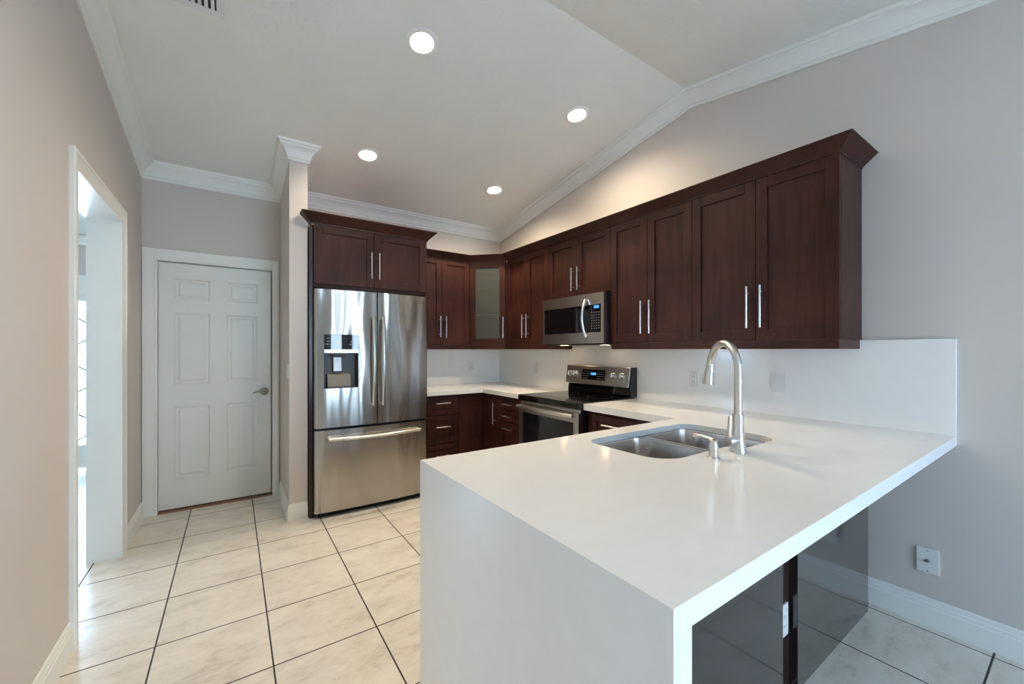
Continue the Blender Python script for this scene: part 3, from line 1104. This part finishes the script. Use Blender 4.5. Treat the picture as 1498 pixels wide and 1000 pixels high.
# dispenser
yf = fy(0.2)
m = MB()
m.box(HL[0], HL[1], 0.055, 0.062, HL[2], HL[3])
m.box(HL[0], HL[0] + 0.004, yf + 0.004, 0.055, HL[2], HL[3]).box(HL[1] - 0.004, HL[1], yf - 0.002, 0.055, HL[2], HL[3])
m.box(HL[0], HL[1], yf + 0.002, 0.055, HL[3] - 0.004, HL[3]).box(HL[0], HL[1], yf + 0.002, 0.055, HL[2], HL[2] + 0.004)
dp = m.build('dispenser', DGREY, dl)


def curved_plate(x0, x1, z0, z1, dy, t):
    m = MB()
    n = 10
    ring = [(x0 + (x1 - x0) * k / n) for k in range(n + 1)]
    out = [(x, fy(x) + dy) for x in ring] + [(x, fy(x) + dy + t) for x in reversed(ring)]
    return m.prism(out, z0, z1)


curved_plate(HL[0] + 0.002, HL[1] - 0.002, 1.332, HL[3] - 0.002, -0.001, 0.02).build('control_panel', BGLASS, dl)
curved_plate(HL[0] + 0.002, HL[1] - 0.002, 1.304, 1.331, -0.003, 0.03).build('trim_strip', STEEL2, dl)
MB().prism([(0.05, 1.028), (0.0, 1.028), (-0.002, 1.040), (0.018, 1.130), (0.05, 1.140)], HL[0] + 0.03, HL[1] - 0.055, 'x').build('drip_tray', MGREY, dl)
MB().loft([[(x, y, 1.303) for x, y in ((0.115, 0.0), (0.245, 0.0), (0.245, 0.05), (0.115, 0.05))],
           [(x, y, 1.272) for x, y in ((0.130, 0.004), (0.230, 0.004), (0.230, 0.05), (0.130, 0.05))]]).build('nozzle_housing', DGREY, dl, bevel=0.004)
MB().prism([(0.028, 1.272), (0.016, 1.155), (0.024, 1.150), (0.038, 1.272)], 0.140, 0.205, 'x').build('paddle', SATIN, dl, bevel=0.004)
# tiny marks of the control panel
yq = fy(0.2) - 0.002
for zz, xx, ww in ((1.420, 0.098, 0.022), (1.397, 0.100, 0.020), (1.374, 0.094, 0.034), (1.374, 0.270, 0.034), (1.395, 0.275, 0.024)):
    MB().box(xx - ww / 2, xx + ww / 2, fy(xx) - 0.0016, fy(xx) - 0.0008, zz - 0.002, zz + 0.002).build('panel_print', PRINT, dl)
MB().box(0.170, 0.176, fy(0.17) - 0.0016, fy(0.17) - 0.0008, 1.372, 1.398).build('indicator', REDL, dl)
# door handles, bowed bars
for x, d_ in ((SPL - 0.040, dl), (SPL + 0.040, dr_)):
    pts = []
    z0, z1 = 0.868, 1.606
    for k in range(17):
        s = k / 16
        pts.append((x, fy(x) - 0.030 - 0.030 * math.sin(math.pi * s), z0 + (z1 - z0) * s))
    m = MB().tube(pts, 0.0125, 14)
    m.tube([(x, fy(x), z0 + 0.014), (x, fy(x) - 0.036, z0 + 0.014)], 0.012, 12)
    m.tube([(x, fy(x), z1 - 0.014), (x, fy(x) - 0.036, z1 - 0.014)], 0.012, 12)
    m.build('handle', NICKEL, d_, smooth=60)
pts = []
for k in range(25):
    s = k / 24
    x = 0.098 + (0.850 - 0.098) * s
    pts.append((x, fy(0.1) - 0.034 - 0.044 * math.sin(math.pi * s), 0.622))
m = MB().tube(pts, 0.0135, 14)
for x in (0.112, 0.836):
    m.tube([(x, fy(x), 0.622), (x, fy(x) - 0.04, 0.622)], 0.0125, 12)
m.build('handle', NICKEL, fz, smooth=60)
lettering('badge', 'SAMSUNG', 0.0185, DGREY, dr_, 0.866, fy(0.866) - 0.0012, 1.755)

# ------------------------------------------------------------------ range (stove)
RY0 = 2.925
ra = thing('range', 'freestanding stainless electric range with black glass cooktop', 'range', (2.085, RY0, 0), R(-90))
RW = 0.758
m = MB().box(0.002, RW - 0.002, 0.045, 0.665, 0.02, 0.885)
for x in (0.05, RW - 0.05):
    for y in (0.09, 0.62):
        m.box(x - 0.015, x + 0.015, y - 0.015, y + 0.015, 0, 0.02)
m.build('body', BLACK, ra)
sec = rounded([(0.000, 0.886), (0.64, 0.886), (0.64, 0.935), (0.000, 0.935)], [0.012, 0.002, 0.002, 0.012], 5)
ckt = MB().prism(sec, 0.0, RW, 'x').build('cooktop', BGLASS, ra, bevel=0.002)
for x, y, r_ in ((0.20, 0.19, 0.105), (0.56, 0.19, 0.08), (0.20, 0.44, 0.08), (0.56, 0.44, 0.105)):
    rg = [[(x + q * math.cos(2 * math.pi * k / 40), y + q * math.sin(2 * math.pi * k / 40), 0.9352 + h) for k in range(40)]
          for q, h in ((r_, 0), (r_, 0.0003), (r_ - 0.002, 0.0003), (r_ - 0.002, 0), (r_, 0))]
    MB().loft(rg, True, False, False).build('burner_ring', DGREY, ckt)
MB().box(0.004, RW - 0.004, 0.022, 0.05, 0.858, 0.884).build('front_trim', STEEL2, ra, bevel=0.004)
m = MB()
wx0, wx1, wz0, wz1 = 0.058, 0.700, 0.30, 0.785
m.box(0.002, RW - 0.002, 0.006, 0.044, wz1, 0.855).box(0.002, RW - 0.002, 0.006, 0.044, 0.215, wz0)
m.box(0.002, wx0, 0.006, 0.044, wz0, wz1).box(wx1, RW - 0.002, 0.006, 0.044, wz0, wz1)
od = m.build('oven_door', STEEL2, ra)
MB().box(wx0 - 0.002, wx1 + 0.002, 0.010, 0.030, wz0 - 0.002, wz1 + 0.002).build('window', WINDG, od)
pts = []
for k in range(21):
    s = k / 20
    pts.append((0.028 + (RW - 0.056) * s, -0.030 - 0.022 * math.sin(math.pi * s), 0.838))
m = MB().tube(pts, 0.0145, 14)
for x in (0.040, RW - 0.040):
    m.tube([(x, 0.006, 0.838), (x, -0.034, 0.838)], 0.012, 12)
m.build('handle', NICKEL, od, smooth=60)
MB().box(0.002, RW - 0.002, 0.008, 0.044, 0.045, 0.208).build('storage_drawer', STEEL2, ra, bevel=0.003)
# backguard: black riser and tilted control panel
MB().prism([(0.645, 0.9355), (0.590, 0.9355), (0.585, 0.955), (0.600, 1.030), (0.665, 1.030), (0.665, 0.9355)][1:] , 0.012, RW - 0.002, 'x').build('backguard_riser', BGLASS, ra)
MB().prism([(0.560, 1.018), (0.590, 1.182), (0.668, 1.184), (0.668, 1.018)], 0.0, RW - 0.006, 'x').build('backguard', STEEL2, ra, bevel=0.003)
MB().prism([(0.574, 1.022), (0.600, 1.180), (0.668, 1.182), (0.668, 0.94), (0.604, 0.94)], RW - 0.0055, RW, 'x').build('end_cap', BLACK, ra)
nb = Vector((0, -0.984, 0.180))  # outward normal of the tilted panel


def on_guard(x, z):
    return (x, 0.560 + 0.030 * (z - 1.018) / 0.164, z)


for x in (0.056, 0.128, 0.585, 0.676):
    c0 = Vector(on_guard(x, 1.108))
    kn = MB().lathe([(0.027, -0.001), (0.027, 0.004), (0.0235, 0.006), (0.0235, 0.022), (0.020, 0.027), (0.001, 0.0275)], tuple(c0), axis=tuple(nb), n=24)
    kb = kn.build('knob', NICKEL, ra, smooth=35)
    a_ = c0 + nb * 0.027
    up = Vector((0, 0.180, 0.984))
    g = [a_ + Vector((sx * 0.0045, 0, 0)) + up * (sz * 0.020) for sx, sz in ((-1, -1), (1, -1), (1, 1), (-1, 1))]
    MB().loft([[tuple(p_) for p_ in g], [tuple(p_ + nb * 0.009) for p_ in g]]).build('grip', NICKEL, kb, bevel=0.002)
x0, x1 = 0.212, 0.492
m = MB()
q = [Vector(on_guard(x, z)) + nb * 0.0015 for x, z in ((x0, 1.060), (x1, 1.060), (x1, 1.150), (x0, 1.150))]
q2 = [p_ - nb * 0.004 for p_ in q]
m.loft([[tuple(p_) for p_ in q2], [tuple(p_) for p_ in q]])
dsp = m.build('display', BGLASS, ra)
m = MB()
for z in (1.072, 1.092, 1.112, 1.132):
    for x in (0.235, 0.256, 0.277, 0.298, 0.405, 0.426, 0.447, 0.468):
        if abs(x - 0.298) < 0.01 and z < 1.09:
            continue
        p_ = Vector(on_guard(x, z)) + nb * 0.0018
        MB().box(p_.x - 0.005, p_.x + 0.005, p_.y - 0.0004, p_.y + 0.0008, p_.z - 0.0022, p_.z + 0.0022).build('key', PRINT, dsp)
me = text_mesh('12:00', 0.030)
me.materials.clear()
me.materials.append(BLUE)
o = bpy.data.objects.new('clock_digits', me)
o.rotation_euler = (R(79.6), 0, 0)
p_ = Vector(on_guard(0.352, 1.112)) + nb * 0.0022
o.location = p_
COL.objects.link(o)
o.parent = dsp

# ------------------------------------------------------------------ microwave over the range
mw = thing('microwave', 'stainless over-the-range microwave with black window and curved handle', 'microwave', (2.372, 2.934, 1.381), R(-90))
MW, MH = 0.752, 0.402
MB().box(0.002, MW, 0.030, 0.382, 0.0, MH).build('body', BLACK, mw, bevel=0.002)
MB().box(0.05, MW - 0.05, 0.06, 0.36, -0.012, -0.0005).build('vent_grille', DGREY, mw, bevel=0.003)
for x in (0.060, 0.560):
    MB().box(x, x + 0.065, 0.165, 0.21, -0.0124, -0.0116).build('cooktop_lamp', HOOD, mw)
DS = 0.578
m = MB()
m.box(0.0, DS, 0.0, 0.029, 0.310, MH).box(0.0, DS, 0.0, 0.029, 0.0, 0.087).box(0.0, 0.026, 0.0, 0.029, 0.087, 0.310)
mdoor = m.build('door', STEEL2, mw)
MB().box(0.025, DS - 0.001, 0.003, 0.027, 0.086, 0.311).build('window', BGLASS, mdoor)
pts = []
for k in range(17):
    s = k / 16
    pts.append((DS - 0.012, -0.014 - 0.038 * math.sin(math.pi * s), 0.052 + 0.305 * s))
m = MB().tube(pts, 0.0115, 14)
m.tube([(DS - 0.012, 0.001, 0.064), (DS - 0.012, -0.022, 0.064)], 0.010, 12).tube([(DS - 0.012, 0.001, 0.345), (DS - 0.012, -0.022, 0.345)], 0.010, 12)
m.build('handle', NICKEL, mdoor, smooth=60)
m = MB()
m.box(DS + 0.002, MW, 0.0, 0.029, 0.310, MH).box(DS + 0.002, MW, 0.0, 0.029, 0.0, 0.087).box(0.722, MW, 0.0, 0.029, 0.087, 0.310)
fp = m.build('side_frame', STEEL2, mw)
cp = MB().box(DS + 0.002, 0.723, 0.002, 0.027, 0.086, 0.311).build('control_panel', BGLASS, mw)
DIMP = simple('dim_print', (0.12, 0.125, 0.14), 0.5, noise=0.02)
for r_ in range(7):
    for c2 in range(4):
        x, z = 0.622 + c2 * 0.026, 0.120 + r_ * 0.021
        MB().box(x - 0.006, x + 0.006, 0.0008, 0.0022, z - 0.004, z + 0.004).build('key', DIMP, cp)
MB().box(0.640, 0.705, 0.0012, 0.0024, 0.276, 0.304).build('display_window', simple('navy_display', (0.01, 0.03, 0.10), 0.2, emit=(0.01, 0.06, 0.30), estr=0.25), cp)
o = lettering('clock_digits', '2:06', 0.027, BLUE, cp, 0.674, 0.0004, 0.290)


# ------------------------------------------------------------------ wall plates
def plate(name, label, cat, loc, rot, style, mat=WPLAS, w=0.072, h=0.118):
    """face towards local -y, centre at loc"""
    t = thing(name, label, cat, loc, rot)
    MB().prism(rounded([(-w / 2, -h / 2), (w / 2, -h / 2), (w / 2, h / 2), (-w / 2, h / 2)], 0.005, 4), -0.006, 0.0, 'y').build('cover_plate', mat, t, bevel=0.0025)
    for z in (-0.049, 0.049):
        MB().lathe([(0.0032, 0), (0.003, 0.0012), (0.001, 0.0014)], (0, -0.006, z), axis=(0, -1, 0), n=12).build('screw', MGREY if style == 'coax' else mat, t)
    if style == 'decora':
        MB().box(-0.0165, 0.0165, -0.0085, -0.0055, -0.033, 0.033).build('receptacle', mat, t, bevel=0.002)
        for z in (-0.018, 0.018):
            for x in (-0.006, 0.006):
                MB().box(x - 0.001, x + 0.001, -0.0089, -0.0084, z - 0.004, z + 0.004).build('slot', DGREY, t)
    elif style == 'rocker':
        MB().prism([(-0.0055, -0.033), (-0.0115, -0.033), (-0.0075, 0.033), (-0.0055, 0.033)], -0.0165, 0.0165, 'x').build('rocker', mat, t, bevel=0.001)
    elif style == 'duplex':
        for z in (-0.020, 0.020):
            MB().prism(rounded([(-0.017, z - 0.014), (0.017, z - 0.014), (0.017, z + 0.014), (-0.017, z + 0.014)], 0.009, 5), -0.0085, -0.0055, 'y').build('receptacle', mat, t)
        for z in (-0.020, 0.020):
            for x in (-0.006, 0.006):
                MB().box(x - 0.001, x + 0.001, -0.0089, -0.0084, z - 0.004, z + 0.004).build('slot', DGREY, t)
    elif style == 'coax':
        MB().lathe([(0.0075, 0), (0.0075, 0.003), (0.0048, 0.004), (0.0048, 0.011), (0.001, 0.011)], (0, -0.006, 0), axis=(0, -1, 0), n=16).build('coax_jack', SATIN, t, smooth=35)
    return t


XW = XR - 0.0205
plate('wall_outlet', 'white outlet in the backsplash left of the range', 'outlet', (XW, 3.530, 1.128), R(-90), 'duplex')
plate('wall_outlet', 'white outlet in the backsplash behind the faucet spray head', 'outlet', (XW, 1.665, 1.115), R(-90), 'decora')
plate('light_switch', 'white rocker switch in the backsplash right of the faucet', 'switch', (XW, 1.112, 1.129), R(-90), 'rocker')
plate('wall_outlet', 'white outlet in the back wall backsplash near the refrigerator', 'outlet', (2.353, 4.2695, 1.143), 0, 'duplex')
plate('cable_outlet', 'white cable socket plate low on the right wall under the counter', 'outlet', (XR - 0.0005, 0.469, 0.308), R(-90), 'coax', w=0.078)
plate('light_switch', 'white switch plate on the door side of the narrow partition', 'switch', (PX0 - 0.0005, 3.625, 1.160), R(-90), 'rocker')
plate('wall_outlet', 'white outlet in the dark gap of the peninsula back', 'outlet', (1.753, 0.6945, 0.282), 0, 'decora', h=0.124)

# ------------------------------------------------------------------ ceiling: recessed lamps and the air vent
SA = -math.atan(SL)


def lamp(label, x, y):
    t = thing('recessed_light', label, 'ceiling light', (x, y, zc(y)), 0, 'recessed lights in the sloped ceiling')
    t.rotation_euler = (SA, 0, 0)
    MB().lathe([(0.066, -0.004), (0.070, -0.0075), (0.078, -0.0070), (0.094, -0.003), (0.095, 0.001), (0.066, 0.001)], n=40).build('trim_ring', TRIM, t, smooth=40)
    MB().lathe([(0.001, -0.0045), (0.066, -0.0045), (0.066, -0.001), (0.001, -0.001)], n=40).build('lens', LENS, t)
    l = bpy.data.lights.new('bulb', 'SPOT')
    l.energy = LAMP
    l.color = (1.0, 0.81, 0.57)
    l.spot_size = R(160)
    l.spot_blend = 0.9
    l.shadow_soft_size = 0.06
    lo = bpy.data.objects.new('bulb', l)
    lo.location = (0, 0, -0.012)
    lo.rotation_euler = (-SA, 0, 0)
    lo.parent = t
    COL.objects.link(lo)


lamp('round recessed ceiling light nearest the viewer, left of centre, largest of the four', 0.912, 2.252)
lamp('round recessed ceiling light nearest the right wall cabinets above the microwave', 2.171, 2.270)
lamp('round recessed ceiling light in front of the refrigerator, right of the partition crown', 0.918, 3.431)
lamp('smallest round recessed ceiling light, nearest the glass corner cabinet', 2.163, 3.450)

vx, vy = -0.190, 2.440
vt = thing('air_vent', 'white slatted air vent in the ceiling above the foyer opening', 'vent', (vx, vy, zc(vy)))
vt.rotation_euler = (SA, 0, 0)
W2, H2, bd = 0.155, 0.180, 0.034
m = MB()
m.box(-W2, W2, -H2, -H2 + bd, -0.007, 0.001).box(-W2, W2, H2 - bd, H2, -0.007, 0.001)
m.box(-W2, -W2 + bd, -H2 + bd, H2 - bd, -0.007, 0.001).box(W2 - bd, W2, -H2 + bd, H2 - bd, -0.007, 0.001)
m.build('frame', WPLAS, vt, bevel=0.002)
MB().box(-W2 + bd, W2 - bd, -H2 + bd, H2 - bd, -0.0012, -0.0002).build('duct_shade', SHADOWG, vt)  # flat dark sheet painted as the shade behind the slats
n = 9
for k in range(n):
    x = -W2 + bd + (2 * (W2 - bd)) * (k + 0.5) / n
    MB().prism([(x - 0.010, -0.0065), (x + 0.004, -0.0015), (x + 0.0055, -0.0015), (x - 0.0085, -0.0070)], -H2 + bd, H2 - bd, 'y').build('slat', WPLAS, vt)
